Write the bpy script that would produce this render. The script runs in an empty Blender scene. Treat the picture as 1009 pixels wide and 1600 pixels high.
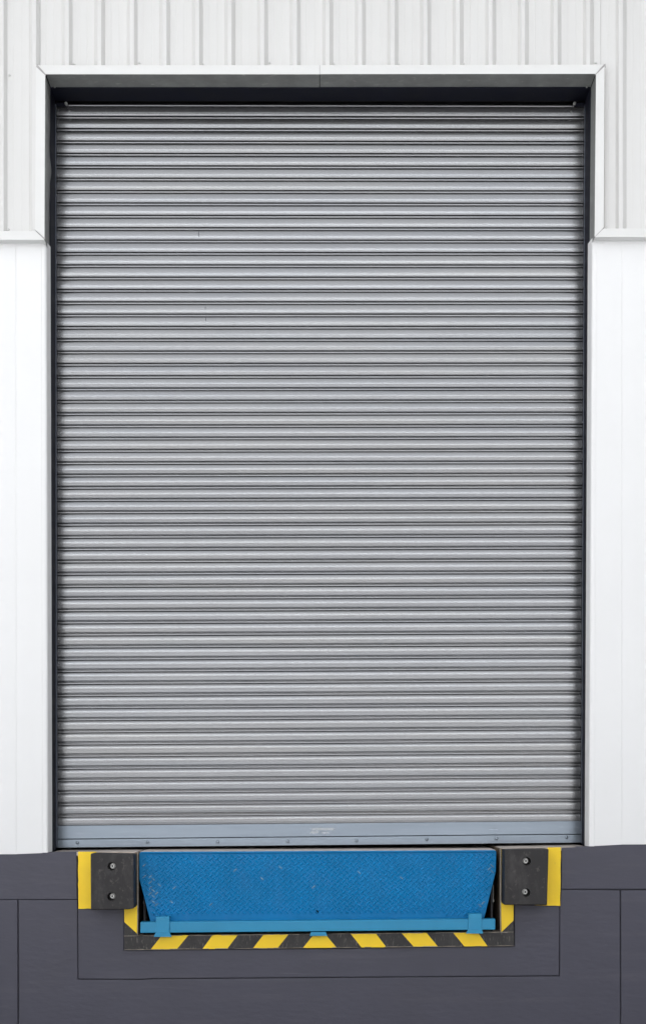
import bpy, bmesh, math, random
from mathutils import Vector
R = math.radians
random.seed(7)
C = bpy.context.scene.collection
S = bpy.context.scene

# ------------------------------------------------------------------ camera
CZ, D, F = 1.62, 8.0, 2200.0          # eye height, distance to the wall, focal length in photo pixels
cam = bpy.data.cameras.new('camera'); co = bpy.data.objects.new('camera', cam); C.objects.link(co)
co.location = (0, -D, CZ); co.rotation_euler = (R(90), 0, 0)
cam.sensor_fit = 'HORIZONTAL'; cam.sensor_width = 36; cam.lens = 36*F/1009
cam.shift_x = 4.5/1009; cam.shift_y = 430/1009
cam.clip_start = .05; cam.clip_end = 3000
S.camera = co
# ------------------------------------------------------------------ light
SUN_EL, SUN_AZ = 50, 25               # the sun stands behind the building, so this side is in open shade
w = bpy.data.worlds.new('World'); S.world = w; w.use_nodes = True
nt = w.node_tree; bg = nt.nodes['Background']; bg.inputs[1].default_value = .15
sky = nt.nodes.new('ShaderNodeTexSky'); sky.sky_type = 'NISHITA'; sky.sun_disc = False
sky.sun_elevation = R(SUN_EL); sky.sun_rotation = R(SUN_AZ)
sky.dust_density = 6; sky.air_density = 1.0; sky.ozone_density = 1
hs = nt.nodes.new('ShaderNodeHueSaturation'); hs.inputs['Saturation'].default_value = .10
nt.links.new(sky.outputs[0], hs.inputs['Color']); nt.links.new(hs.outputs[0], bg.inputs[0])
sl = bpy.data.lights.new('sun', 'SUN'); sl.energy = 3.0; sl.angle = R(.5); sl.color = (1, .965, .92)
so = bpy.data.objects.new('sun', sl); C.objects.link(so); so.location = (20, 40, 40)
sd = Vector((math.sin(R(SUN_AZ))*math.cos(R(SUN_EL)), math.cos(R(SUN_AZ))*math.cos(R(SUN_EL)), math.sin(R(SUN_EL))))
so.rotation_euler = sd.to_track_quat('Z', 'Y').to_euler()
S.view_settings.view_transform = 'Standard'; S.view_settings.look = 'None'
S.view_settings.exposure = 1.98; S.view_settings.gamma = 1
S.render.engine = 'CYCLES'; S.cycles.max_bounces = 8; S.cycles.diffuse_bounces = 4

# ------------------------------------------------------------------ helpers
def X(px, Y=0.0): return (px-500)/F*(D+Y)
def Z(py, Y=0.0): return CZ-(py-1230)/F*(D+Y)
def P(px, py, Y=0.0): return (X(px, Y), Y, Z(py, Y))

def lin(c):
    return tuple((v/12.92 if v <= .04045 else ((v+.055)/1.055)**2.4) for v in c)

def mat(name, col, rough=.6, metal=0.0, var=.08, vscale=3.0, stretch=(1,1,1), bump=0.0, bscale=60.0, bstretch=(1,1,1),
        col2=None, spots=None, spec=.5, coat=0.0, dist=.002):
    m = bpy.data.materials.new(name); m.use_nodes = True
    n = m.node_tree; b = n.nodes['Principled BSDF']
    tc = n.nodes.new('ShaderNodeTexCoord')
    mp = n.nodes.new('ShaderNodeMapping'); mp.inputs['Scale'].default_value = stretch
    geo = n.nodes.new('ShaderNodeNewGeometry')
    n.links.new(geo.outputs['Position'], mp.inputs[0])
    nz = n.nodes.new('ShaderNodeTexNoise'); nz.inputs['Scale'].default_value = vscale; nz.inputs['Detail'].default_value = 6
    nz.inputs['Roughness'].default_value = .6
    n.links.new(mp.outputs[0], nz.inputs['Vector'])
    rp = n.nodes.new('ShaderNodeValToRGB')
    c2 = col2 or tuple(min(1, v*(1+var)) for v in col)
    c1 = tuple(v*(1-var) for v in col) if col2 is None else col
    rp.color_ramp.elements[0].position = .3; rp.color_ramp.elements[1].position = .7
    rp.color_ramp.elements[0].color = (*c1, 1); rp.color_ramp.elements[1].color = (*c2, 1)
    n.links.new(nz.outputs['Fac'], rp.inputs[0])
    out = rp.outputs[0]
    for (sc, st, lo, hi, scol, amt) in (spots or []):
        mp2 = n.nodes.new('ShaderNodeMapping'); mp2.inputs['Scale'].default_value = st
        mp2.inputs['Location'].default_value = (random.random()*9, 1.3, random.random()*9)
        n.links.new(geo.outputs['Position'], mp2.inputs[0])
        z2 = n.nodes.new('ShaderNodeTexNoise'); z2.inputs['Scale'].default_value = sc; z2.inputs['Detail'].default_value = 8
        z2.inputs['Roughness'].default_value = .65
        n.links.new(mp2.outputs[0], z2.inputs['Vector'])
        mr = n.nodes.new('ShaderNodeMapRange'); mr.inputs[1].default_value = lo; mr.inputs[2].default_value = hi
        mr.inputs[4].default_value = amt
        n.links.new(z2.outputs['Fac'], mr.inputs[0])
        mx = n.nodes.new('ShaderNodeMixRGB'); n.links.new(mr.outputs[0], mx.inputs[0])
        n.links.new(out, mx.inputs[1]); mx.inputs[2].default_value = (*scol, 1); out = mx.outputs[0]
    n.links.new(out, b.inputs['Base Color'])
    b.inputs['Roughness'].default_value = rough; b.inputs['Metallic'].default_value = metal
    b.inputs['Specular IOR Level'].default_value = spec; b.inputs['Coat Weight'].default_value = coat
    rr = n.nodes.new('ShaderNodeMapRange'); rr.inputs[3].default_value = rough*.85; rr.inputs[4].default_value = min(1, rough*1.2)
    n.links.new(nz.outputs['Fac'], rr.inputs[0]); n.links.new(rr.outputs[0], b.inputs['Roughness'])
    if bump:
        mb = n.nodes.new('ShaderNodeMapping'); mb.inputs['Scale'].default_value = bstretch
        n.links.new(geo.outputs['Position'], mb.inputs[0])
        nb = n.nodes.new('ShaderNodeTexNoise'); nb.inputs['Scale'].default_value = bscale; nb.inputs['Detail'].default_value = 5
        n.links.new(mb.outputs[0], nb.inputs['Vector'])
        bp = n.nodes.new('ShaderNodeBump'); bp.inputs['Strength'].default_value = bump; bp.inputs['Distance'].default_value = dist
        n.links.new(nb.outputs['Fac'], bp.inputs['Height']); n.links.new(bp.outputs[0], b.inputs['Normal'])
    return m

def empty(name, loc, label, cat, group=None):
    o = bpy.data.objects.new(name, None); C.objects.link(o); o.location = loc
    o['label'] = label; o['category'] = cat
    if group: o['group'] = group
    return o

def root_of(p):
    while p is not None and p.parent is not None: p = p.parent
    return p

def link(name, bm, mats, parent=None, label=None, smooth=False, bevel=0.0, seg=2, kind=None):
    """one mesh object; world-space bmesh is moved into the parent's frame"""
    if parent is not None:
        off = Vector(root_of(parent).location)
        bmesh.ops.translate(bm, verts=bm.verts, vec=-off)
    me = bpy.data.meshes.new(name)
    if smooth:
        for f in bm.faces: f.smooth = True
    bm.normal_update(); bm.to_mesh(me); bm.free()
    for m in (mats if isinstance(mats, (list, tuple)) else [mats]): me.materials.append(m)
    o = bpy.data.objects.new(name, me); C.objects.link(o)
    if parent is not None: o.parent = parent
    if label: o['label'] = label
    if kind: o['kind'] = kind
    if smooth: me.set_sharp_from_angle(angle=R(35))
    if bevel:
        b = o.modifiers.new('bevel', 'BEVEL'); b.width = bevel; b.segments = seg; b.limit_method = 'ANGLE'; b.angle_limit = R(30)
    return o

def box(bm, x0, x1, y0, y1, z0, z1, mi=0):
    v = [bm.verts.new((x, y, z)) for x in (x0, x1) for y in (y0, y1) for z in (z0, z1)]
    fs = [(0,1,3,2), (4,6,7,5), (0,4,5,1), (2,3,7,6), (0,2,6,4), (1,5,7,3)]
    for f in fs:
        g = bm.faces.new([v[i] for i in f]); g.material_index = mi
    return v

def prism(bm, pts, y0, y1, mi=0, yref=None):
    """polygon given in photo pixels on the plane y=yref, extruded from y0 to y1 in world depth"""
    yr = y0 if yref is None else yref
    a = [bm.verts.new((X(p[0], yr), y0, Z(p[1], yr))) for p in pts]
    b = [bm.verts.new((X(p[0], yr), y1, Z(p[1], yr))) for p in pts]
    fr = [bm.faces.new(a), bm.faces.new(list(reversed(b)))]
    n = len(pts)
    for i in range(n):
        fr.append(bm.faces.new((a[i], b[i], b[(i+1) % n], a[(i+1) % n])))
    for f in fr: f.material_index = mi
    bmesh.ops.recalc_face_normals(bm, faces=fr)
    return fr

def cyl(bm, p0, p1, r0, r1=None, n=20, cap=True):
    r1 = r0 if r1 is None else r1
    p0, p1 = Vector(p0), Vector(p1); d = (p1-p0).normalized()
    u = d.orthogonal().normalized(); v = d.cross(u)
    a = [bm.verts.new(p0+(u*math.cos(t)+v*math.sin(t))*r0) for t in [2*math.pi*i/n for i in range(n)]]
    b = [bm.verts.new(p1+(u*math.cos(t)+v*math.sin(t))*r1) for t in [2*math.pi*i/n for i in range(n)]]
    for i in range(n):
        bm.faces.new((a[i], a[(i+1) % n], b[(i+1) % n], b[i]))
    if cap:
        bm.faces.new(list(reversed(a))); bm.faces.new(b)

def dome(bm, c, r, h, n=14, k=4):
    """low round head facing -Y"""
    rings = []
    for j in range(k):
        t = j/k*math.pi/2
        rings.append([bm.verts.new((c[0]+r*math.cos(t)*math.cos(a), c[1]-h*math.sin(t), c[2]+r*math.cos(t)*math.sin(a)))
                      for a in [2*math.pi*i/n for i in range(n)]])
    top = bm.verts.new((c[0], c[1]-h, c[2]))
    for j in range(k-1):
        for i in range(n):
            bm.faces.new((rings[j][i], rings[j][(i+1) % n], rings[j+1][(i+1) % n], rings[j+1][i]))
    for i in range(n): bm.faces.new((rings[-1][i], rings[-1][(i+1) % n], top))
    bmesh.ops.recalc_face_normals(bm, faces=bm.faces)

def hexhead(bm, c, r, h, n=6, a0=.2):
    a = [2*math.pi*i/n+a0 for i in range(n)]
    lo = [bm.verts.new((c[0]+r*math.cos(t), c[1], c[2]+r*math.sin(t))) for t in a]
    hi = [bm.verts.new((c[0]+r*math.cos(t)*.9, c[1]-h, c[2]+r*math.sin(t)*.9)) for t in a]
    for i in range(n): bm.faces.new((lo[i], lo[(i+1) % n], hi[(i+1) % n], hi[i]))
    bm.faces.new(hi)
    bmesh.ops.recalc_face_normals(bm, faces=bm.faces)

B = bmesh.new
# ------------------------------------------------------------------ materials
M = {}
M['white'] = mat('white_insulated_panel', (.79, .79, .785), .45, var=.015, vscale=1.2, bump=.05, bscale=30,
                 spots=[(2.0, (2, 1, .35), .58, .9, (.66, .65, .62), .35)])
M['clad'] = mat('off_white_profiled_steel', (.66, .655, .64), .4, var=.02, vscale=1.5, stretch=(1, 1, .4),
                spots=[(3.0, (6, 1, .3), .55, .85, (.6, .59, .56), .4)])
M['flash'] = mat('white_folded_flashing', (.70, .70, .685), .38, var=.015, vscale=2,
                 spots=[(26, (1, 1, 1), .68, .74, (.5, .49, .45), .5)])
M['galv'] = mat('grey_back_coated_steel', (.24, .245, .235), .5, var=.2, vscale=9, metal=.1,
                spots=[(30, (.6, 1, 1), .60, .70, (.5, .49, .44), .5), (7, (1, 1, 1), .5, .8, (.17, .17, .165), .6)])
M['navy'] = mat('dark_navy_painted_steel', (.0055, .0065, .014), .6, spec=.2, var=.3, vscale=8, bump=.05,
                spots=[(45, (1, 1, .7), .70, .75, (.10, .09, .08), .5)])
M['lip_steel'] = mat('blue_grey_guide_steel', (.07, .08, .105), .45, metal=.4, var=.15, vscale=12)
M['cill'] = mat('worn_steel_cill', (.50, .45, .41), .6, metal=.0, var=.2, vscale=14,
                spots=[(20, (.4, 1, 1), .5, .7, (.3, .25, .2), .7)])
M['plinth'] = mat('charcoal_painted_concrete', (.056, .055, .077), .5, var=.09, vscale=2.6, bump=.6, bscale=32, bstretch=(.5, 1, 1.3),
                  dist=.0024, spots=[(5, (.25, 1, 3), .55, .8, (.088, .085, .105), .6), (60, (1, 1, .6), .70, .76, (.15, .15, .17), .5), (30, (1.4, 1, .5), .66, .74, (.04, .038, .048), .6), (16, (.12, 1, 2.2), .66, .72, (.11, .108, .13), .5),
                         (1.3, (1, 1, 1), .5, .75, (.056, .053, .068), .6)])
M['joint'] = mat('dark_joint_filler', (.032, .031, .04), .8, var=.2)
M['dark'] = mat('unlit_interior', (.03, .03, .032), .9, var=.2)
M['yellow'] = mat('yellow_safety_paint', (.96, .64, .009), .45, var=.05, vscale=6, bump=.25, bscale=50, bstretch=(1, 1, .4), dist=.001,
                  spots=[(45, (1, 1, .4), .66, .72, (.30, .20, .06), .55), (3, (1, 1, 1), .5, .75, (.92, .57, .010), .5)])
M['black'] = mat('worn_black_paint', (.022, .020, .020), .55, var=.3, vscale=20, bump=.4, bscale=90, dist=.001,
                 spots=[(70, (1.3, 1, .35), .56, .66, (.15, .135, .115), .75), (12, (1, 1, 1), .5, .7, (.045, .04, .038), .6)])
M['edge'] = mat('bare_scuffed_edge', (.30, .26, .21), .6, metal=.2, var=.4, vscale=30)
M['rubber'] = mat('black_rubber', (.016, .0145, .015), .62, var=.25, vscale=10, bump=.5, bscale=120, dist=.0012,
                  spots=[(38, (1, 1, .8), .58, .70, (.10, .085, .08), .7), (9, (1.6, 1, .7), .5, .7, (.05, .045, .045), .7), (130, (1, 1, 1), .68, .74, (.2, .17, .15), .5)])
M['bolt'] = mat('zinc_bolt', (.55, .55, .53), .35, metal=.8, var=.15, vscale=80)
M['blue'] = mat('blue_painted_tread_plate', (.0, .168, .40), .38, var=.10, vscale=5, bump=.1, bscale=200, dist=.0005,
                spots=[(7, (1.2, 1, 1), .52, .75, (.03, .18, .42), .6), (55, (1, 1, 1), .73, .77, (.35, .45, .55), .6)], spec=.2)
M['blue2'] = mat('blue_painted_steel_tube', (.010, .235, .43), .36, var=.07, vscale=4, bump=.1, bscale=80, dist=.0006,
                 spots=[(40, (.4, 1, 1), .70, .76, (.3, .4, .5), .5)])
M['hole'] = mat('bore_shadow', (.004, .004, .004), 1, spec=0)
M['tread'] = mat('blue_worn_tread_bars', (.001, .205, .46), .3, var=.08, vscale=5, spec=.3,
                 spots=[(7, (1.2, 1, 1), .50, .72, (.05, .23, .46), .6)])
M['chip'] = mat('paint_rubbed_to_metal', (.16, .32, .46), .4, metal=.2, var=.4, vscale=90, spots=[(60, (1, 1, 1), .52, .62, (.5, .58, .63), .7)])
M['edge_brown'] = mat('brown_grey_strip', (.30, .265, .24), .7, var=.15, vscale=20)
M['lap'] = mat('grey_lap_strip', (.42, .405, .40), .5, var=.12, vscale=30)
M['pit'] = mat('rusty_pit_steel', (.22, .165, .11), .5, metal=.4, var=.35, vscale=7, stretch=(1, 1, .5),
               spots=[(9, (1, 1, .4), .5, .7, (.07, .055, .045), .8)])
M['deck'] = mat('worn_platform_plate', (.56, .50, .46), .55, metal=.1, var=.25, vscale=20)
M['ground'] = mat('yard_concrete', (.272, .28, .292), .85, var=.12, vscale=.6, bump=.2, bscale=30,
                  spots=[(.25, (1, 1, 1), .5, .7, (.195, .20, .21), .6)])
M['bar'] = mat('blue_grey_bottom_rail', (.235, .275, .32), .25, metal=.7, var=.07, vscale=3, stretch=(.5, 1, 6),
               spots=[(18, (.25, 1, 3), .6, .8, (.42, .45, .48), .5)])
M['label'] = mat('worn_sticker_residue', (.42, .45, .48), .6, var=.2, vscale=60)

def slat_material():
    m = mat('galvanised_shutter_slats', (.258, .262, .272), .19, metal=.8, var=.04, vscale=1.0, stretch=(1.2, 1, 6),
            spots=[(1.0, (.35, 1, 13.7), .38, .70, (.278, .276, .268), .5),
                   (1.4, (.5, 1, 11), .45, .72, (.235, .247, .262), .45),
                   (22, (.15, 1, 6), .74, .78, (.16, .135, .115), .6)])
    return m
M['slat'] = slat_material()
for n_ in M['slat'].node_tree.nodes:
    if n_.bl_idname == 'ShaderNodeTexNoise': n_.inputs['Detail'].default_value = 2.0

# ------------------------------------------------------------------ ground
bm = B(); s = 400; box(bm, -s, s, -s, s, -.3, 0)
g = link('ground', bm, M['ground']); g['kind'] = 'structure'

# ------------------------------------------------------------------ warehouse building
TOP = 6.95                                           # eaves height
W = empty('warehouse', (0, .3, 0), 'white warehouse wall of ribbed cladding above smooth insulated panels, framing the shutter opening', 'building')
YF = -.056                                           # face of the folded flashings
YC = -.014                                           # pan of the ribbed cladding

def profile_clad(name, px0, px1, z0, z1):
    """trapezoid-ribbed sheet between two photo columns"""
    pts = []
    k = -3
    h = .028
    while True:
        c = 104 + 50.9*k + .35
        seq = [(c-8.2, YC), (c-3.0, YC-h), (c+3.0, YC-h), (c+9.0, YC)]
        for q in seq: pts.append((X(q[0], q[1]), q[1]))
        # two faint stiffening swages in the pan
        for f in (18.5, 31.5):
            cc = c+f
            pts += [(X(cc-1.1, YC), YC), (X(cc, YC), YC-.0012), (X(cc+1.1, YC), YC)]
        k += 1
        if c > px1+120: break
    x0, x1 = X(px0, YC), X(px1, YC)
    res = []
    for i in range(len(pts)-1):
        (a, ya), (b, yb) = pts[i], pts[i+1]
        if b <= x0 or a >= x1: continue
        if not res: res.append((max(a, x0), ya if a >= x0 else ya+(yb-ya)*(x0-a)/(b-a)))
        res.append((min(b, x1), yb if b <= x1 else ya+(yb-ya)*(x1-a)/(b-a)))
    if x0 < pts[0][0]: res.insert(0, (x0, YC))
    bm = B()
    lo = [bm.verts.new((x, y, z0)) for x, y in res]; hi = [bm.verts.new((x, y, z1)) for x, y in res]
    lo2 = [bm.verts.new((x, y+.004, z0)) for x, y in res]; hi2 = [bm.verts.new((x, y+.004, z1)) for x, y in res]
    for i in range(len(res)-1):
        bm.faces.new((lo[i], lo[i+1], hi[i+1], hi[i]))
        bm.faces.new((lo2[i+1], lo2[i], hi2[i], hi2[i+1]))
        bm.faces.new((lo[i+1], lo[i], lo2[i], lo2[i+1]))
    bmesh.ops.recalc_face_normals(bm, faces=bm.faces)
    return link(name, bm, M['clad'], W)
XL, XR = -7.5, 7.5
def pxof(x, Y=0): return 500+x*F/(D+Y)
profile_clad('wall_cladding', pxof(XL), 62.6, Z(366, YC), TOP)
profile_clad('wall_cladding', 63.0, 938.3, Z(107, YC), TOP)
profile_clad('wall_cladding', 938.7, pxof(XR), Z(362, YC), TOP)
# cladding screws
for (sx, sy) in [(15, 117), (13.2, 358.3), (115.5, 99.4), (218, 98), (317, 99.4), (363, 99.4), (421.5, 98), (521.5, 99.3), (622.5, 99.3), (724, 99.4),
                 (823.5, 99.4), (930.5, 98), (947, 355)]:
    bm = B(); hexhead(bm, P(sx, sy, YC+.001), .0068, .007, a0=random.random())
    link('cladding_screw', bm, M['bolt'], W)

# smooth insulated panels either side of the opening, each with one faint joint
def panel(poly, name='wall_panel'):
    bm = B(); prism(bm, poly, 0.0, .088)
    return link(name, bm, M['white'], W, bevel=.0006)
xa = pxof(XL); xb = pxof(XR)
panel([(xa, 368), (24.78, 368), (25.28, 1335.4), (xa, 1340)])
panel([(24.9, 368), (65.0, 368), (66.0, 1333.6), (25.4, 1335.3)])
panel([(932.0, 364), (971.0, 364), (971.0, 1320.3), (928.5, 1322.6)])
def corner_trim(outer, inner, ys):
    # folded corner with a soft bend, slightly splayed into the opening; outer/inner = (top px, bottom px)
    bm = B(); rows = []
    for k in (0, 1):
        o_, i_ = outer[k], inner[k]; sg = 1 if i_ > o_ else -1; rr = .016
        sec = [(X(o_), .0006)]
        for a in range(7):
            t = a/6*math.pi/2
            sec.append((X(i_)-sg*rr*(1-math.sin(t)), rr*(1-math.cos(t))+.0006))
        sec += [(X(i_)+sg*.007, .0885), (X(o_), .0885)]
        rows.append([bm.verts.new((x, y, Z(ys[k]))) for x, y in sec])
    n = len(rows[0])
    for i in range(n): bm.faces.new((rows[0][i], rows[0][(i+1) % n], rows[1][(i+1) % n], rows[1][i]))
    bm.faces.new(rows[0]); bm.faces.new(list(reversed(rows[1])))
    bmesh.ops.recalc_face_normals(bm, faces=bm.faces)
    link('corner_trim', bm, M['white'], W, smooth=True)
corner_trim((65.15, 66.15), (72.4, 75.2), (376, 1333.0))
corner_trim((931.85, 928.35), (924.7, 919.6), (371, 1323.0))
panel([(971.12, 364), (xb, 364), (xb, 1316), (971.12, 1320.2)])
# a backing wall behind panels and cladding keeps the inside dark
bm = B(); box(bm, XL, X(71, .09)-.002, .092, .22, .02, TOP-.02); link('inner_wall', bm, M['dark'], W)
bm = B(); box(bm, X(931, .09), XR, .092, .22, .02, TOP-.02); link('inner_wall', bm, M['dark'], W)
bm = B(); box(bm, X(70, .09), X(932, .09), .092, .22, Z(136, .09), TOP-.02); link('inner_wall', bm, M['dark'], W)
# the hall behind: dark closed room
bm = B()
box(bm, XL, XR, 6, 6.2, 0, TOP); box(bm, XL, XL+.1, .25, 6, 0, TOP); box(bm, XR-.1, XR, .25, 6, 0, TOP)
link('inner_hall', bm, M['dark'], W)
bm = B(); box(bm, XL-.1, XR+.1, -.75, 6.3, TOP, TOP+.25)
link('roof_edge', bm, M['clad'], W, bevel=.01)
bm = B(); box(bm, XL, XR, -.93, -.76, TOP+.05, TOP+.22); link('gutter', bm, M['galv'], W, bevel=.02)

# folded flashing: face + return into the opening, mitred like the photo
def sheet(name, quads, parent=W, th=.0015, mats=('flash', 'galv')):
    bm = B()
    for q, mi in quads:
        vs = [bm.verts.new(p) for p in q]
        f = bm.faces.new(vs); f.material_index = mi
    bmesh.ops.remove_doubles(bm, verts=bm.verts, dist=.0004)
    bmesh.ops.recalc_face_normals(bm, faces=bm.faces)
    o = link(name, bm, [M[k] for k in mats], parent)
    so = o.modifiers.new('solid', 'SOLIDIFY'); so.thickness = th; so.offset = 0
    return o
YB = .096
def pb(px, py, Y=YF, Yb=YB):                         # point pushed straight back from the flashing plane
    x, _, z = P(px, py, Y); return (x, Yb, z)
# head flashing in two lengths meeting at the middle seam
sheet('head_flashing', [([P(59.5, 101.2, YF), P(499.0, 101.2, YF), P(499.0, 115.2, YF), P(71.6, 115.2, YF)], 0),
                        ([P(71.6, 115.2, YF), P(499.0, 115.2, YF), pb(499.0, 115.2), pb(71.6, 115.2)], 1),
                        ([P(59.5, 101.2, YF), P(499, 101.2, YF), pb(499, 101.2, Yb=YC), pb(59.5, 101.2, Yb=YC)], 0)])
sheet('head_flashing', [([P(499.9, 101.0, YF-.0018), P(942.6, 100.4, YF-.0018), P(930.2, 114.6, YF-.0018), P(499.9, 115.0, YF-.0018)], 0),
                        ([P(499.9, 115.0, YF-.0018), P(930.2, 114.6, YF-.0018), pb(930.2, 114.6), pb(499.9, 115.0)], 1),
                        ([P(499.9, 101, YF-.0018), P(942.6, 100.4, YF-.0018), pb(942.6, 100.4, Yb=YC), pb(499.9, 101.0, Yb=YC)], 0)])
# left jamb flashing with its buckled return
bm = B()
a = [P(56.6, 103.8, YF), P(70.6, 116.8, YF)]
fl = [P(56.6, 103.8, YF), P(70.6, 116.8, YF), P(69.4, 371.0, YF), P(55.0, 358.5, YF)]
f = bm.faces.new([bm.verts.new(p) for p in fl]); f.material_index = 0
f = bm.faces.new([bm.verts.new(p) for p in (fl[0], fl[3], (fl[3][0], YC, fl[3][2]), (fl[0][0], YC, fl[0][2]))])
n = 60; ra = []; rb = []
for i in range(n+1):
    t = i/n; py = 116.8+(371-116.8)*t; px = 70.6-1.2*t
    x, _, z = P(px, py, YF)
    dent = .0065*math.exp(-((py-250)/17)**2)-.002*math.exp(-((py-206)/14)**2)+.0012*math.sin(py*.16)*math.exp(-((py-280)/60)**2)
    ra.append(bm.verts.new((x, YF, z)))
    zb = z - (.058*min(1, max(0, (t-.93)/.07)))
    rb.append((bm.verts.new((x+dent*.25, (YF+YB)/2, z-.5*(z-zb))), bm.verts.new((x+dent, YB-.004+dent*.8, zb))))
for i in range(n):
    for q in ((ra[i], ra[i+1], rb[i+1][0], rb[i][0]), (rb[i][0], rb[i+1][0], rb[i+1][1], rb[i][1])):
        f = bm.faces.new(q); f.material_index = 1; f.smooth = True
o = link('jamb_flashing', bm, [M['flash'], M['galv']], W, label='buckled white jamb flashing with a dented grey return')
so_ = o.modifiers.new('solid', 'SOLIDIFY'); so_.thickness = .0015; so_.offset = 0
# right jamb flashing
sheet('jamb_flashing', [([P(931.0, 115.8, YF), P(944.2, 103.0, YF), P(943.0, 354.5, YF), P(928.8, 369.3, YF)], 0),
                        ([P(931.0, 115.8, YF), P(928.8, 369.3, YF), pb(928.8, 375), pb(931.0, 115.8)], 1),
                        ([P(944.2, 103.0, YF), P(943.0, 354.5, YF), pb(943, 354.5, Yb=YC), pb(944.2, 103.0, Yb=YC)], 0)])
# drip flashings between cladding and panels
sheet('drip_flashing', [([P(xa, 360.6, YF), P(55.6, 360.6, YF), P(69.0, 374.0, YF), P(xa, 374.2, YF)], 0),
                        ([P(xa, 374.2, YF), P(69.0, 374.0, YF), pb(69.5, 374.0, Yb=.004), pb(xa, 374.2, Yb=.004)], 0),
                        ([P(xa, 360.6, YF), P(55.6, 360.6, YF), pb(55.6, 360.6, Yb=YC), pb(xa, 360.6, Yb=YC)], 0)])
sheet('drip_flashing', [([P(942.8, 356.6, YF), P(xb, 357.0, YF), P(xb, 369.6, YF), P(929.6, 369.6, YF)], 0),
                        ([P(929.6, 369.6, YF), P(xb, 369.6, YF), pb(xb, 369.6, Yb=.004), pb(929.6, 369.6, Yb=.004)], 0),
                        ([P(942.8, 356.6, YF), P(xb, 357.0, YF), pb(xb, 357.0, Yb=YC), pb(942.8, 356.6, Yb=YC)], 0)])
# lap strips showing at the mitres, and brown-grey strips down the outer edges
for poly, yy in (([(57.4, 99.8), (61.0, 100.4), (73.0, 114.4), (70.4, 118.4), (56.2, 104.6)], YF+.004),
                 ([(945.8, 98.6), (946.2, 104.4), (932.6, 118.0), (929.0, 116.0), (942.0, 100.0)], YF+.004),
                 ([(54.4, 357.6), (56.8, 357.4), (70.4, 370.8), (68.8, 375.0)], YF+.003),
                 ([(943.6, 353.4), (941.4, 357.8), (928.6, 371.4), (928.2, 367.0)], YF+.003)):
    bm = B(); prism(bm, poly, yy, yy+.003); link('lap_strip', bm, M['lap'], W)
bm = B(); prism(bm, [(55.6, 103), (57.4, 103), (56.2, 359), (53.9, 359)], YC-.024, YC); link('edge_strip', bm, M['edge_brown'], W)
bm = B(); prism(bm, [(943.4, 103), (945.0, 103), (943.8, 355), (942.2, 355)], YC-.022, YC); link('edge_strip', bm, M['edge_brown'], W)
bm = B(); prism(bm, [(498.4, 101), (500.4, 101), (500.2, 115.2), (498.6, 115.2)], YF+.001, YF+.004); link('lap_strip', bm, M['lap'], W)
# soffit screws at the corners
for (sx, sy) in [(85.5, 134.0), (916.3, 132.5)]:
    Yk = .085; zc = Z(115.2, YF)
    bm = B(); cyl(bm, (X(sx, Yk), Yk, zc), (X(sx, Yk), Yk, zc-.006), .005, n=8); link('cladding_screw', bm, M['bolt'], W)

# ------------------------------------------------------------------ roller shutter
SH = empty('roller_shutter', (0, .27, Z(1327, .26)), 'closed grey steel roller shutter with horizontal slats and a riveted blue-grey bottom rail', 'shutter')
YJ0, YJ1, YS = .09, .24, .272
def warp(py, top, bot, y0=157., y1=1326.): return top+(bot-top)*(py-y0)/(y1-y0)
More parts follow.
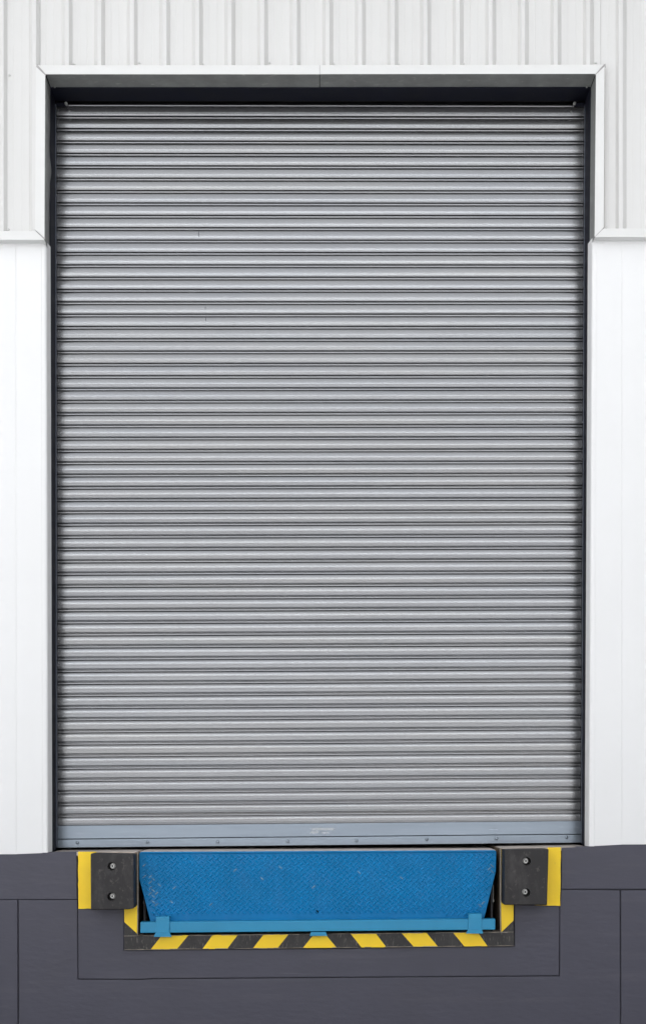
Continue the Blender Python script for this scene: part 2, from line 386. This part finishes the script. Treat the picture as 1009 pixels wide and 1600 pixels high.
# deep navy jamb channels: the side one sees down the reveal
for side in (0, 1):
    bm = B()
    def jx(py, Y):
        base = warp(py, 78.4, 79.6, 137, 1330) if side == 0 else warp(py, 922.2, 916.3, 137, 1330)
        return X(base, YJ0)
    for (ya, yb, t) in ((YJ0, YJ1, .12),):
        z0, z1 = Z(1331 if side == 0 else 1323, YJ0), Z(100, YJ0)
        xt, xo = jx(137, 0), jx(1330, 0)
        sgn = -1 if side == 0 else 1
        vs = [bm.verts.new(p) for p in ((xo, ya, z0), (xo, yb, z0), (xo+sgn*t, yb, z0), (xo+sgn*t, ya, z0),
                                        (xt, ya, z1), (xt, yb, z1), (xt+sgn*t, yb, z1), (xt+sgn*t, ya, z1))]
        for q in ((0,1,2,3), (7,6,5,4), (0,4,5,1), (1,5,6,2), (2,6,7,3), (3,7,4,0)):
            bm.faces.new([vs[i] for i in q])
        bmesh.ops.recalc_face_normals(bm, faces=bm.faces)
    link('jamb_channel', bm, M['navy'], SH, bevel=.002)
    # guide rail lip just in front of the curtain, blue-grey
    bm = B()
    e0 = X(warp(137, 86.0, 88.0, 137, 1330) if side == 0 else warp(137, 914.6, 909.2, 137, 1330), YJ1)
    e1 = X(88.0 if side == 0 else 909.2, YJ1)
    wdt = .0048*(1 if side == 0 else -1)
    zb = Z(1325.5 if side == 0 else 1318.5, YJ1)
    zt = Z(161.5, YJ1)
    vs = [bm.verts.new(p) for p in ((e1-wdt, YJ1, zb), (e1+wdt, YJ1, zb), (e1+wdt, YJ1+.014, zb), (e1-wdt, YJ1+.014, zb),
                                    (e0-wdt, YJ1, zt), (e0+wdt, YJ1, zt), (e0+wdt, YJ1+.014, zt), (e0-wdt, YJ1+.014, zt))]
    for q in ((0,1,2,3), (7,6,5,4), (0,4,5,1), (1,5,6,2), (2,6,7,3), (3,7,4,0)): bm.faces.new([vs[i] for i in q])
    bmesh.ops.recalc_face_normals(bm, faces=bm.faces)
    link('guide_rail', bm, M['lip_steel'], SH, bevel=.0015)
    # stop arm with a bolt at the guide's top
    ax = (88, 103.5) if side == 0 else (913, 897)
    bm = B()
    Ya = YJ1-.012
    box(bm, min(X(ax[0], Ya), X(ax[1], Ya)), max(X(ax[0], Ya), X(ax[1], Ya)), Ya, Ya+.02, Z(164.2, Ya), Z(159.6, Ya))
    arm = link('stop_arm', bm, M['navy'], SH, bevel=.002)
    bm = B(); hexhead(bm, P(ax[1], 161.8, Ya), .0092, .016); link('bolt', bm, M['bolt'], arm, bevel=.0015)
# navy header beam and the dark throat above the curtain
bm = B(); prism(bm, [(70, 60), (930, 60), (930, 137.2), (70, 137.2)], YJ0, YJ1); link('header_beam', bm, M['navy'], SH, bevel=.002)
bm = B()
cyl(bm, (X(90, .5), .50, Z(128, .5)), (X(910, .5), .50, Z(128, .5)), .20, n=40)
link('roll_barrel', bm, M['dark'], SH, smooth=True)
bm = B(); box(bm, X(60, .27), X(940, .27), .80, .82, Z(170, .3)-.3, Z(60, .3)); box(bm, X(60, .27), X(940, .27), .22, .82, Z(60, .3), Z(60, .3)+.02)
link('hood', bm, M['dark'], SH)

# dark joint lines measured down the left edge of the curtain
keys = [(-1, 160.8), (0, 180.15), (12, 413.0), (25, 663.9), (38, 914.0), (55, 1237.0), (56, 1255.6), (57, 1273.9), (58, 1291.9)]
def ykey(k):
    for (a, ya), (b, yb) in zip(keys, keys[1:]):
        if a <= k <= b: return ya+(yb-ya)*(k-a)/(b-a)
dk = [(150, 1.4), (413, .2), (664, -1.1), (914, -2.9), (1237, -6.2), (1330, -7.6)]
def drop(y):
    for (a, va), (b, vb) in zip(dk, dk[1:]):
        if a <= y <= b: return va+(vb-va)*(y-a)/(b-a)
    return dk[-1][1]
prof = []                                            # (fraction of the pitch, depth in metres; smaller = nearer)
prof += [(-.042, .032), (.036, .032)]
for t in (0, .12, .3, .5, .7, .88, 1):               # small interlocking bead
    prof.append((.034+.190*t, .0035-.0045*math.sqrt(max(0, 1-(2*t-1)**2))))
prof += [(.229, .028), (.270, .028)]
ARC = R(21)
for i in range(13):                                  # broad curved face
    t = i/12; th = ARC*(.5-t)                        # normal tilts up at the top, down at the bottom
    r = .0515/(2*math.sin(ARC/2))
    prof.append((.272+.692*t, -.0010+ (r*math.cos(ARC/2)-r*math.cos(th))+ (.0004 if i == 9 else 0) + (.0016 if i in (0, 12) else 0)))
ncol = 48
bm = B()
rows = []
for k in range(-1, 58):
    ph = [random.uniform(0, 6.28) for _ in range(3)]; amp = random.uniform(.00002, .00012); tw = random.uniform(-.0006, .0006)
    for (fr, dep) in prof:
        yk = ykey(k); yk1 = ykey(k+1); yl = yk+(yk1-yk)*fr
        row = []
        for j in range(ncol+1):
            u = j/ncol
            pl = warp(yl, 84.0, 86.0); pr = warp(yl, 916.5, 911.5)
            px = pl+(pr-pl)*u
            py = yl+drop(yl)*(u)
            wob = amp*math.sin(u*9+ph[0])+amp*.6*math.sin(u*23+ph[1])
            x, _, z = P(px, py, YS)
            row.append(bm.verts.new((x, YS+dep+wob+tw*(fr-.5), z)))
        rows.append(row)
top = rows[0]
for i in range(len(rows)-1):
    for j in range(ncol):
        bm.faces.new((rows[i][j], rows[i+1][j], rows[i+1][j+1], rows[i][j+1]))
# curtain bends back to the barrel above the first joint
prev = top
for (dy, dz) in ((.03, .004), (.07, .03), (.12, .09)):
    nr = [bm.verts.new((v.co.x, YS+.018+dy, v.co.z+dz)) for v in top]
    for j in range(ncol): bm.faces.new((nr[j], prev[j], prev[j+1], nr[j+1]))
    prev = nr
bmesh.ops.recalc_face_normals(bm, faces=bm.faces)
cur = link('curtain', bm, M['slat'], SH, smooth=True, label='curtain of interlocking curved grey steel slats')
# bottom rail: two flanges, proud lower angle, rivets
bm = B()
prism(bm, [(86.5, 1291.0), (910.5, 1283.4), (909.8, 1303.6), (86.5, 1311.6)], YS-.004, YS+.02)
rail = link('bottom_rail', bm, M['bar'], SH, bevel=.002)
bm = B()
prism(bm, [(87, 1312.5), (910, 1304.5), (909.5, 1317.3), (87, 1325.2)], YS-.011, YS-.0045, yref=YS-.011)
link('bottom_angle', bm, M['bar'], SH, bevel=.0015)
for (rx, ry) in [(121, 1317.6), (230.7, 1316.5), (340, 1316), (449.5, 1315.2), (557, 1314), (666.5, 1312.3), (775.5, 1311), (885, 1309)]:
    bm = B(); dome(bm, P(rx, ry, YS-.011), .0105, .006); link('rivet', bm, M['bar'], rail, smooth=True)
# remains of a sticker on the rail
bm = B()
def blob(cx, cy, w_, h_, n=26, j=.2):
    vs = []
    for i in range(n):
        a = 2*math.pi*i/n
        r = 1+random.uniform(-j, j)
        ex = abs(math.cos(a))**.5*math.copysign(1, math.cos(a)); ez = abs(math.sin(a))**.6*math.copysign(1, math.sin(a))
        vs.append(bm.verts.new(P(cx+w_*ex*r, cy+h_*ez*r, YS-.0052)))
    bm.faces.new(vs)
blob(504, 1296.3, 18, 2.0); blob(491, 1301, 6, 2.2, j=.3); blob(508, 1302, 8, 1.0, j=.35)
link('sticker_residue', bm, M['label'], SH)
for pts in (((309.6, 361), (310.6, 361), (310.8, 369.5), (310.0, 369.5)), ((320.4, 478.5), (321.3, 478.5), (321.1, 484), (320.5, 484)), ((321.0, 496), (321.8, 496), (321.9, 501.2), (321.2, 501.2))):
    bm = B(); prism(bm, pts, YS-.0037, YS-.003); link('scratch', bm, M['joint'], cur)

# ------------------------------------------------------------------ dock wall (painted concrete plinth)
DW = empty('dock_wall', (0, .2, 0), 'charcoal painted concrete dock wall with cut joint lines, under the white panels', 'wall')
YP = .004
def slab(poly, name='wall_slab', y0=YP, bev=.0035, m='plinth'):
    bm = B(); prism(bm, poly, y0, .085, yref=y0)
    bmesh.ops.triangulate(bm, faces=[f for f in bm.faces if len(f.verts) > 4])
    return link(name, bm, M[m], DW, bevel=bev)
GB = 1230+CZ/(D+YP)*F-1                              # ground line in photo pixels
def jig(p0, p1, n, amp):                             # slightly uneven edge between two points
    out = []
    for i in range(n+1):
        t = i/n; o = random.uniform(-amp, amp) if 0 < i < n else 0
        out.append((p0[0]+(p1[0]-p0[0])*t + (o if abs(p1[1]-p0[1]) > abs(p1[0]-p0[0]) else 0),
                    p0[1]+(p1[1]-p0[1])*t + (o if abs(p1[1]-p0[1]) <= abs(p1[0]-p0[0]) else 0)))
    return out
# upper strip left
slab([(xa, 1338.0)] + jig((0, 1334.8), (24, 1335.6), 3, .4) + jig((30, 1334.6), (76, 1332.4), 4, .3) + [(119.8, 1331.8)] + jig((119.8, 1331.8), (120.2, 1406.2), 8, .35)[1:] + [(xa, 1408.0)])
slab([(xa, 1409.2), (27.3, 1407.0), (27.8, GB), (xa, GB)])
# big U round the pit frame
slab([(29.0, 1407.1), (120.6, 1406.9), (120.8, 1420.5), (121.4, 1531.6), (220, 1532.0), (238, 1531.0), (874.4, 1526.4), (874.8, 1416.0), (876.9, 1390.8),
      (968.3, 1391.9), (969.0, GB), (29.8, GB)])
slab([(969.9, 1391.9), (xb, 1390.4), (xb, GB), (970.4, GB)])
slab([(877.2, 1325.0)] + jig((877.2, 1324.8), (921, 1323.2), 5, .3)[1:] + [(928, 1321.6)] + jig((928, 1321.6), (1009, 1319.2), 7, .35)[1:] + [(xb, 1315), (xb, 1389.3), (877.0, 1390.0)])
# inner frame slab round the pit
slab([(121.8, 1420.5), (194.0, 1421.5), (193.6, 1485.6), (500, 1483.2), (803.6, 1479.2), (803.0, 1414.6), (874.0, 1416.2), (873.2, 1525.2), (238, 1529.8), (220, 1530.8), (122.4, 1530.2)],
     name='pit_surround')
# body of the wall behind the joints, with the pit left open
bm = B()
zt = Z(1336, 0)
for (x0, x1, z0, z1) in ((XL, X(213), .0, zt), (X(783), XR, .0, zt), (X(213), X(783), .0, Z(1472))):
    box(bm, x0, x1, .088 if (x0 == XL or x1 == XR) else .088, .9, z0, z1-.0)
link('wall_core', bm, M['joint'], DW)
bm = B(); box(bm, XL, X(193), YP+.010, .0875, .01, Z(1345)); box(bm, X(804), XR, YP+.010, .0875, .01, Z(1340)); box(bm, X(193)+.001, X(804)-.001, YP+.010, .0875, .01, Z(1490))
link('joint_backing', bm, M['joint'], DW)
# cill on top of the wall: narrow worn strip in front of the shutter, either side of the platform
bm = B()
def cill(xa_, xb_, ya_, yb_):
    a = [P(xa_, ya_, 0.0), P(xb_, yb_, 0.0)]
    x0, x1 = a[0][0], a[1][0]; z0, z1 = a[0][2], a[1][2]
    vs = [bm.verts.new(p) for p in ((x0, .006, z0-.02), (x1, .006, z1-.02), (x1, .006, z1), (x0, .006, z0), (x0, .9, z0-.02), (x1, .9, z1-.02), (x1, .9, z1), (x0, .9, z0))]
    for q in ((0,1,2,3), (4,7,6,5), (3,2,6,7), (0,4,5,1), (0,3,7,4), (1,5,6,2)): bm.faces.new([vs[i] for i in q])
cill(79.0, 213.0, 1332.6, 1331.6)
cill(783.0, 917.5, 1326.0, 1323.8)
bmesh.ops.recalc_face_normals(bm, faces=bm.faces)
link('cill', bm, M['cill'], DW, bevel=.002)
# pit: steel side faces and a dark inside
bm = B()
for sx, s_ in ((214.2, -1), (781.2, 1)):
    x = X(sx, .0)
    box(bm, min(x, x+s_*.012), max(x, x+s_*.012), .0, .9, Z(1475), Z(1332.5 if s_ < 0 else 1326.5))
link('pit_side', bm, M['pit'], DW)
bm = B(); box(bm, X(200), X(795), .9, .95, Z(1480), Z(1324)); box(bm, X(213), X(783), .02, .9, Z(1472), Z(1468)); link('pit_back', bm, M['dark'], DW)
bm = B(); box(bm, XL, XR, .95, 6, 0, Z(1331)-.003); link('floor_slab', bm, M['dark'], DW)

# ------------------------------------------------------------------ painted steel edging of the pit
PF = empty('pit_edging', (0, .0, Z(1485)), 'steel edging round the leveller pit with black and yellow hazard stripes and yellow side plates', 'edging')
YE = -.012
tl, tr, bl, br = (193.6, 1463.0), (802.6, 1456.8), (194.2, 1485.0), (803.0, 1478.8)
def ty(px): return tl[1]+(tr[1]-tl[1])*(px-tl[0])/(tr[0]-tl[0])
def by(px): return bl[1]+(br[1]-bl[1])*(px-bl[0])/(br[0]-bl[0])
cuts = [(tl[0], bl[0])]
for q in [(252.9, 235.2), (294.5, 276), (332.2, 316.2), (371.8, 354.8), (412, 394.7), (451, 433.3), (491, 472.8), (507.6, 525.9), (547.4, 564.6), (587, 603.3),
          (627, 646.4), (666.3, 684.1), (707.3, 725.2), (746, 761.5)]: cuts.append(q)
cuts.append((tr[0], br[0]))
bm = B()
for i in range(len(cuts)-1):
    (t0, b0), (t1, b1) = cuts[i], cuts[i+1]
    q = [P(t0, ty(t0), YE), P(b0, by(b0), YE), P(b1, by(b1), YE), P(t1, ty(t1), YE)]
    f = bm.faces.new([bm.verts.new(p) for p in q]); f.material_index = i % 2
# top and bottom returns, bare at the edge
def quad(ps, mi):
    f = bm.faces.new([bm.verts.new(p) for p in ps]); f.material_index = mi
A_, B_, C_, D_ = P(*tl, YE), P(*tr, YE), P(*br, YE), P(*bl, YE)
quad([A_, B_, (B_[0], .09, B_[2]), (A_[0], .09, A_[2])], 2)
quad([D_, C_, (C_[0], .02, C_[2]), (D_[0], .02, D_[2])], 2)
quad([A_, D_, (D_[0], .02, D_[2]), (A_[0], .02, A_[2])], 0)
quad([B_, C_, (C_[0], .02, C_[2]), (B_[0], .02, B_[2])], 0)
bmesh.ops.remove_doubles(bm, verts=bm.verts, dist=.0003)
bmesh.ops.recalc_face_normals(bm, faces=bm.faces)
pr_ = random.Random(3)
for (ua, ub, e) in ((tl, tr, 1), (bl, br, -1)):      # bare scuffed arrises
    n = 60
    for i in range(n):
        if pr_.random() < .18: continue
        t0, t1 = i/n, (i+1)/n; h0, h1 = pr_.uniform(.3, 1.1)*e, pr_.uniform(.3, 1.1)*e
        p = [(ua[0]+(ub[0]-ua[0])*t, ua[1]+(ub[1]-ua[1])*t) for t in (t0, t1)]
        quad([P(p[0][0], p[0][1], YE-.0006), P(p[1][0], p[1][1], YE-.0006), P(p[1][0], p[1][1]+h1, YE-.0006), P(p[0][0], p[0][1]+h0, YE-.0006)], 2)
link('striped_beam', bm, [M['black'], M['yellow'], M['edge']], PF, label='bottom beam with slanting black and yellow stripes')
for side in (0, 1):
    bm = B()
    if side == 0:
        poly_y = [(194.2, 1415), (214.2, 1415), (214.2, 1459.6), (194.2, 1441.4)]
        poly_k = [(194.2, 1441.4), (214.2, 1459.6), (214.2, 1462.7), (193.8, 1462.9)]
    else:
        poly_y = [(782.9, 1408), (802.3, 1408), (802.0, 1439.2), (783.4, 1457.0)]
        poly_k = [(802.0, 1439.2), (802.4, 1456.6), (783.4, 1456.9), (783.4, 1457.0)]
    prism(bm, poly_y, YE, .02, 1)
    prism(bm, poly_k if side == 0 else poly_k[:3], YE, .02, 0)
    bmesh.ops.remove_doubles(bm, verts=bm.verts, dist=.0002)
    link('side_upright', bm, [M['black'], M['yellow']], PF, bevel=0)
    bm = B()
    if side == 0: poly = [(122.2, 1331.4), (150, 1331.4), (152, 1334.6), (206, 1335), (206, 1418.6), (196, 1420.6)] + jig((196, 1420.6), (122.4, 1420.6), 10, .5)[1:] + jig((122.4, 1420.6), (122.2, 1331.4), 12, .5)[1:-1]
    else: poly = [(783.2, 1328.6), (855, 1327.8), (856, 1324.8), (875.8, 1324.4)] + jig((875.8, 1324.4), (875.0, 1416.2), 12, .45)[1:] + jig((875.0, 1416.2), (802, 1414.2), 8, .4)[1:] + [(783.2, 1414.6)]
    prism(bm, poly, -.006, .003, 0)
    bmesh.ops.triangulate(bm, faces=[f for f in bm.faces if len(f.verts) > 4])
    link('bumper_backplate', bm, M['yellow'], PF)
# thin bare steel strips on the inside corners of the uprights
for sx0, sx1, z0, z1 in ((214.4, 215.6, 1332, 1462), (781.3, 782.6, 1326, 1457)):
    bm = B(); prism(bm, [(sx0, z0), (sx1, z0), (sx1, z1), (sx0, z1)], -.010, .02); link('corner_strip', bm, M['edge'], PF)

# ------------------------------------------------------------------ bumpers
def bumper(side):
    YB0 = -.135
    if side == 0:
        face = [(141.5, 1334.2), (208.6, 1335.2), (209.2, 1420.0), (202, 1421.6), (141.8, 1423.0)]
        lab = 'black rubber dock bumper with two recessed bolts, left of the blue lip'
    else:
        face = [(788.0, 1328.2), (857.0, 1327.2), (854.6, 1415.2), (787.4, 1414.6)]
        lab = 'black rubber dock bumper with two recessed bolts, right of the blue lip'
    cx = sum(p[0] for p in face)/len(face)
    root = empty('dock_bumper', (X(cx, 0), -.006, Z(face[-1][1], 0)), lab, 'bumper', 'rubber bumpers either side of the dock leveller')
    bm = B(); prism(bm, face, YB0, -.007)
    blk = link('rubber_block', bm, M['rubber'], root, bevel=.006, seg=3)
    holes = [(174.3, 1354.4), (174.0, 1401.8)] if side == 0 else [(822.8, 1346.4), (821.8, 1395.2)]
    cb = B()
    for (hx, hy) in holes:
        p = P(hx, hy, YB0); cyl(cb, (p[0], YB0-.05, p[2]), (p[0], YB0+.055, p[2]), .0235, n=32)
    bmesh.ops.recalc_face_normals(cb, faces=cb.faces)
    me = bpy.data.meshes.new('cut'); cb.to_mesh(me); cb.free(); me.materials.append(M['rubber'])
    cut = bpy.data.objects.new('cut', me); C.objects.link(cut)
    md = blk.modifiers.new('holes', 'BOOLEAN'); md.object = cut; md.operation = 'DIFFERENCE'; md.solver = 'EXACT'
    cut.location = (0, 0, 0)
    bpy.context.view_layer.update()
    ev = blk.evaluated_get(bpy.context.evaluated_depsgraph_get())
    nm = bpy.data.meshes.new_from_object(ev); blk.modifiers.clear(); blk.data = nm
    bpy.data.objects.remove(cut, do_unlink=True)
    for (hx, hy) in holes:
        p = P(hx, hy, YB0); c = (p[0], YB0+.0545, p[2])
        bm = B(); cyl(bm, c, (c[0], c[1]-.004, c[2]), .0155, n=28)
        wsh = link('washer', bm, M['bolt'], root, bevel=.0008)
        bm = B(); cyl(bm, (c[0], c[1]-.004, c[2]), (c[0], c[1]-.018, c[2]), .0118, n=24)
        link('bolt', bm, M['bolt'], root, bevel=.0015)
        bm = B(); hexhead(bm, (c[0], c[1]-.0178, c[2]), .0062, .0012); link('socket', bm, M['dark'], wsh)
    return root
bumper(0); bumper(1)

# ------------------------------------------------------------------ dock leveller
DL = empty('dock_leveller', (0, .1, Z(1458)), 'blue dock leveller with hanging tread-plate lip resting behind a square steel rail', 'leveller')
YL = .012
lip = [(217.6, 1334.0), (219.6, 1332.0), (773.2, 1329.4), (775.2, 1331.4), (774.4, 1362.5), (755.0, 1441.0), (236.0, 1445.0), (217.8, 1374.0)]
bm = B(); prism(bm, lip, YL, YL+.018)
# bolt hole near the lower edge is a solid disc with the shade in its black colour
lp = link('lip', bm, M['blue'], DL, bevel=.002)
# raised tread bars, some rubbed through the paint
bm = B()
def inside(px, py):
    if py < 1336 or py > 1429.5: return False
    l = 223.0 if py < 1374 else 223.0+(py-1374)*.257
    r = 770.0 if py < 1362 else 770.0-(py-1362)*.247
    return l < px < r
def tread(px, py, s, bm, mi=0):
    x, _, z = P(px, py, YL)
    a = R(41)*s
    ux, uz = math.cos(a), math.sin(a); vx, vz = -uz, ux
    L, Wd, H = .0145, .0040, .0056
    base = [(L, 0), (L*.45, Wd), (-L*.45, Wd), (-L, 0), (-L*.45, -Wd), (L*.45, -Wd)]
    bs = [bm.verts.new((x+ux*p+vx*q, YL-.0001, z+uz*p+vz*q)) for p, q in base]
    t0 = bm.verts.new((x+ux*L*.45, YL-H, z+uz*L*.45)); t1 = bm.verts.new((x-ux*L*.45, YL-H, z-uz*L*.45))
    for q in ((bs[0], bs[1], t0), (bs[1], bs[2], t1, t0), (bs[2], bs[3], t1), (bs[3], bs[4], t1), (bs[4], bs[5], t0, t1), (bs[5], bs[0], t0)):
        bm.faces.new(q).material_index = mi
px = 215.0; 
nx = int(565/9.45)+2
for i in range(nx):
    for j in range(13):
        for s, ox, oy in ((1, 0, 0), (-1, 4.7, 4.4)):
            qx, qy = 216+i*9.45+ox+random.uniform(-.12, .12), 1335+j*8.85+oy - (216+i*9.45-216)*.006
            if inside(qx, qy):
                wear = max(.75*math.exp(-((qx-240)/9)**2-((qy-1392)/20)**2), .5*math.exp(-((qx-252)/16)**2-((qy-1427)/6)**2), .5*math.exp(-((qx-748)/10)**2-((qy-1422)/9)**2),
                           .35*math.exp(-((qx-764)/8)**2-((qy-1362)/14)**2), .06*math.exp(-((qx-425)/40)**2-((qy-1350)/16)**2), .004)
                tread(qx, qy, s, bm, 1 if random.random() < wear else 0)
bmesh.ops.recalc_face_normals(bm, faces=bm.faces)
link('tread_pattern', bm, [M['tread'], M['chip']], lp)
bm = B(); cyl(bm, P(495.2, 1425.6, YL-.001), P(495.2, 1425.6, YL+.004), .0095); link('hole_shade_disc', bm, M['hole'], lp)
# worn top edge of the lip and the platform behind it
bm = B()
a0, a1 = P(218.5, 1331.6, YL), P(774.2, 1329.0, YL)
vs = [bm.verts.new(p) for p in ((a0[0], YL+.0185, a0[2]-.03), (a1[0], YL+.0185, a1[2]-.03), (a1[0], YL+.0185, a1[2]+.001), (a0[0], YL+.0185, a0[2]+.001),
                                (a0[0], .9, a0[2]-.03), (a1[0], .9, a1[2]-.03), (a1[0], .9, a1[2]+.002), (a0[0], .9, a0[2]+.002))]
for q in ((0,1,2,3), (4,7,6,5), (3,2,6,7), (0,4,5,1), (0,3,7,4), (1,5,6,2)): bm.faces.new([vs[i] for i in q])
bmesh.ops.recalc_face_normals(bm, faces=bm.faces)
link('platform', bm, M['deck'], DL, bevel=.002)
# hinge tube in sections under the platform edge
bm = B(); cyl(bm, (a0[0]+.01, YL-.001, a0[2]-.006), (a1[0]-.01, YL-.001, a1[2]-.006), .0065, n=12)
link('hinge_tube', bm, M['blue'], DL, smooth=True)
# keeper rail: square tube, open ends capped
bm = B(); YR = -.052
prism(bm, [(219.2, 1441.6), (773.8, 1436.6), (773.6, 1453.4), (219.0, 1458.6)], YR, YR+.06)
link('keeper_rail', bm, M['blue2'], DL, bevel=.0035, seg=3)
for (x0, x1, f0, f1, yt, ym, yb_) in ((243.4, 264.6, 240.0, 268.2, 1433.2, 1458.6, 1464.8), (731.6, 752.4, 727.8, 754.8, 1428.6, 1453.6, 1459.6)):
    bm = B()
    prism(bm, [(x0, yt), (x1, yt-.3), (x1+.2, ym-.2), (x0-.2, ym)], YR-.009, YR-.0005)
    prism(bm, [(x0, yt), (x1, yt-.3), (x1, yt+2), (x0, yt+2.2)], YR-.0005, YL-.003)
    br_ = link('rail_bracket', bm, M['blue2'], DL, bevel=.0015)
    bm = B(); prism(bm, [(x0-.4, ym-.8), (x1+.4, ym-1), (f1, yb_-.6), (f1-.8, yb_), (f0, yb_)], YR-.016, YR-.0092)
    link('foot', bm, M['blue2'], br_, bevel=.0015)
bm = B(); prism(bm, [(485.6, 1457.2), (509, 1457.0), (511.2, 1463.2), (483.6, 1463.4)], YR+.002, .01)
link('centre_foot', bm, M['blue2'], DL, bevel=.0015)
# thin stays hanging in the gaps beside the lip
for (sx, y0, y1) in ((225.0, 1388, 1409), (770.4, 1384, 1406)):
    bm = B(); Yk = .06
    cyl(bm, P(sx, y0, Yk), P(sx, y1, Yk), .0022, n=8)
    st = link('lip_stay', bm, M['bolt'], DL)
    bm = B(); c = P(sx, y1+1.6, Yk); cyl(bm, (c[0], c[1], c[2]+.006), (c[0], c[1], c[2]-.007), .0062, n=8); link('nut', bm, M['bolt'], st)
# platform side skirts, dark gaps behind them
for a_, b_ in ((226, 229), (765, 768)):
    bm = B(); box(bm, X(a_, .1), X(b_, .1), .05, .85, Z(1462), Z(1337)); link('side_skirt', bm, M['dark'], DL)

# ------------------------------------------------------------------ banded block added across the yard to shape the slat reflections
OB = empty('opposite_reflector', (-12, -48, 0), 'pale banded block added behind the camera for the slat reflections', 'building')
mo1 = mat('pale_reflection_band', (.73, .765, .80), .7, var=.05)
mo2 = mat('grey_band', (.16, .16, .17), .7, var=.1)
mo3 = mat('dull_lower_wall', (.26, .26, .26), .8, var=.1)
x0, x1 = -75, 45
bm = B(); box(bm, x0, x1, -60, -48, 11.2, 15.2); link('upper_wall', bm, mo1, OB)
bm = B(); box(bm, x0, x1, -60, -48.02, 9.0, 11.2); link('dark_reflection_band', bm, mo2, OB)
bm = B(); box(bm, x0, x1, -60, -48, 5.2, 9.0); link('middle_wall', bm, mo3, OB)
bm = B(); box(bm, x0, x1, -60, -48.03, .0, 5.2); link('lower_wall', bm, mo2, OB)

# blocks added left and right, outside the frame: they keep the light frontal
WG = empty('side_light_blocker', (10.5, -12, 0), 'block added outside the frame to the right to cut side light', 'building')
bm = B(); box(bm, 10.5, 16, -26, -.01, 0, 10); link('wall', bm, mo3, WG)
WH = empty('side_light_blocker', (-17, -12, 0), 'block added outside the frame to the left to cut side light', 'building')
bm = B(); box(bm, -24, -17, -22, -.01, 0, 8); link('wall', bm, mo3, WH)
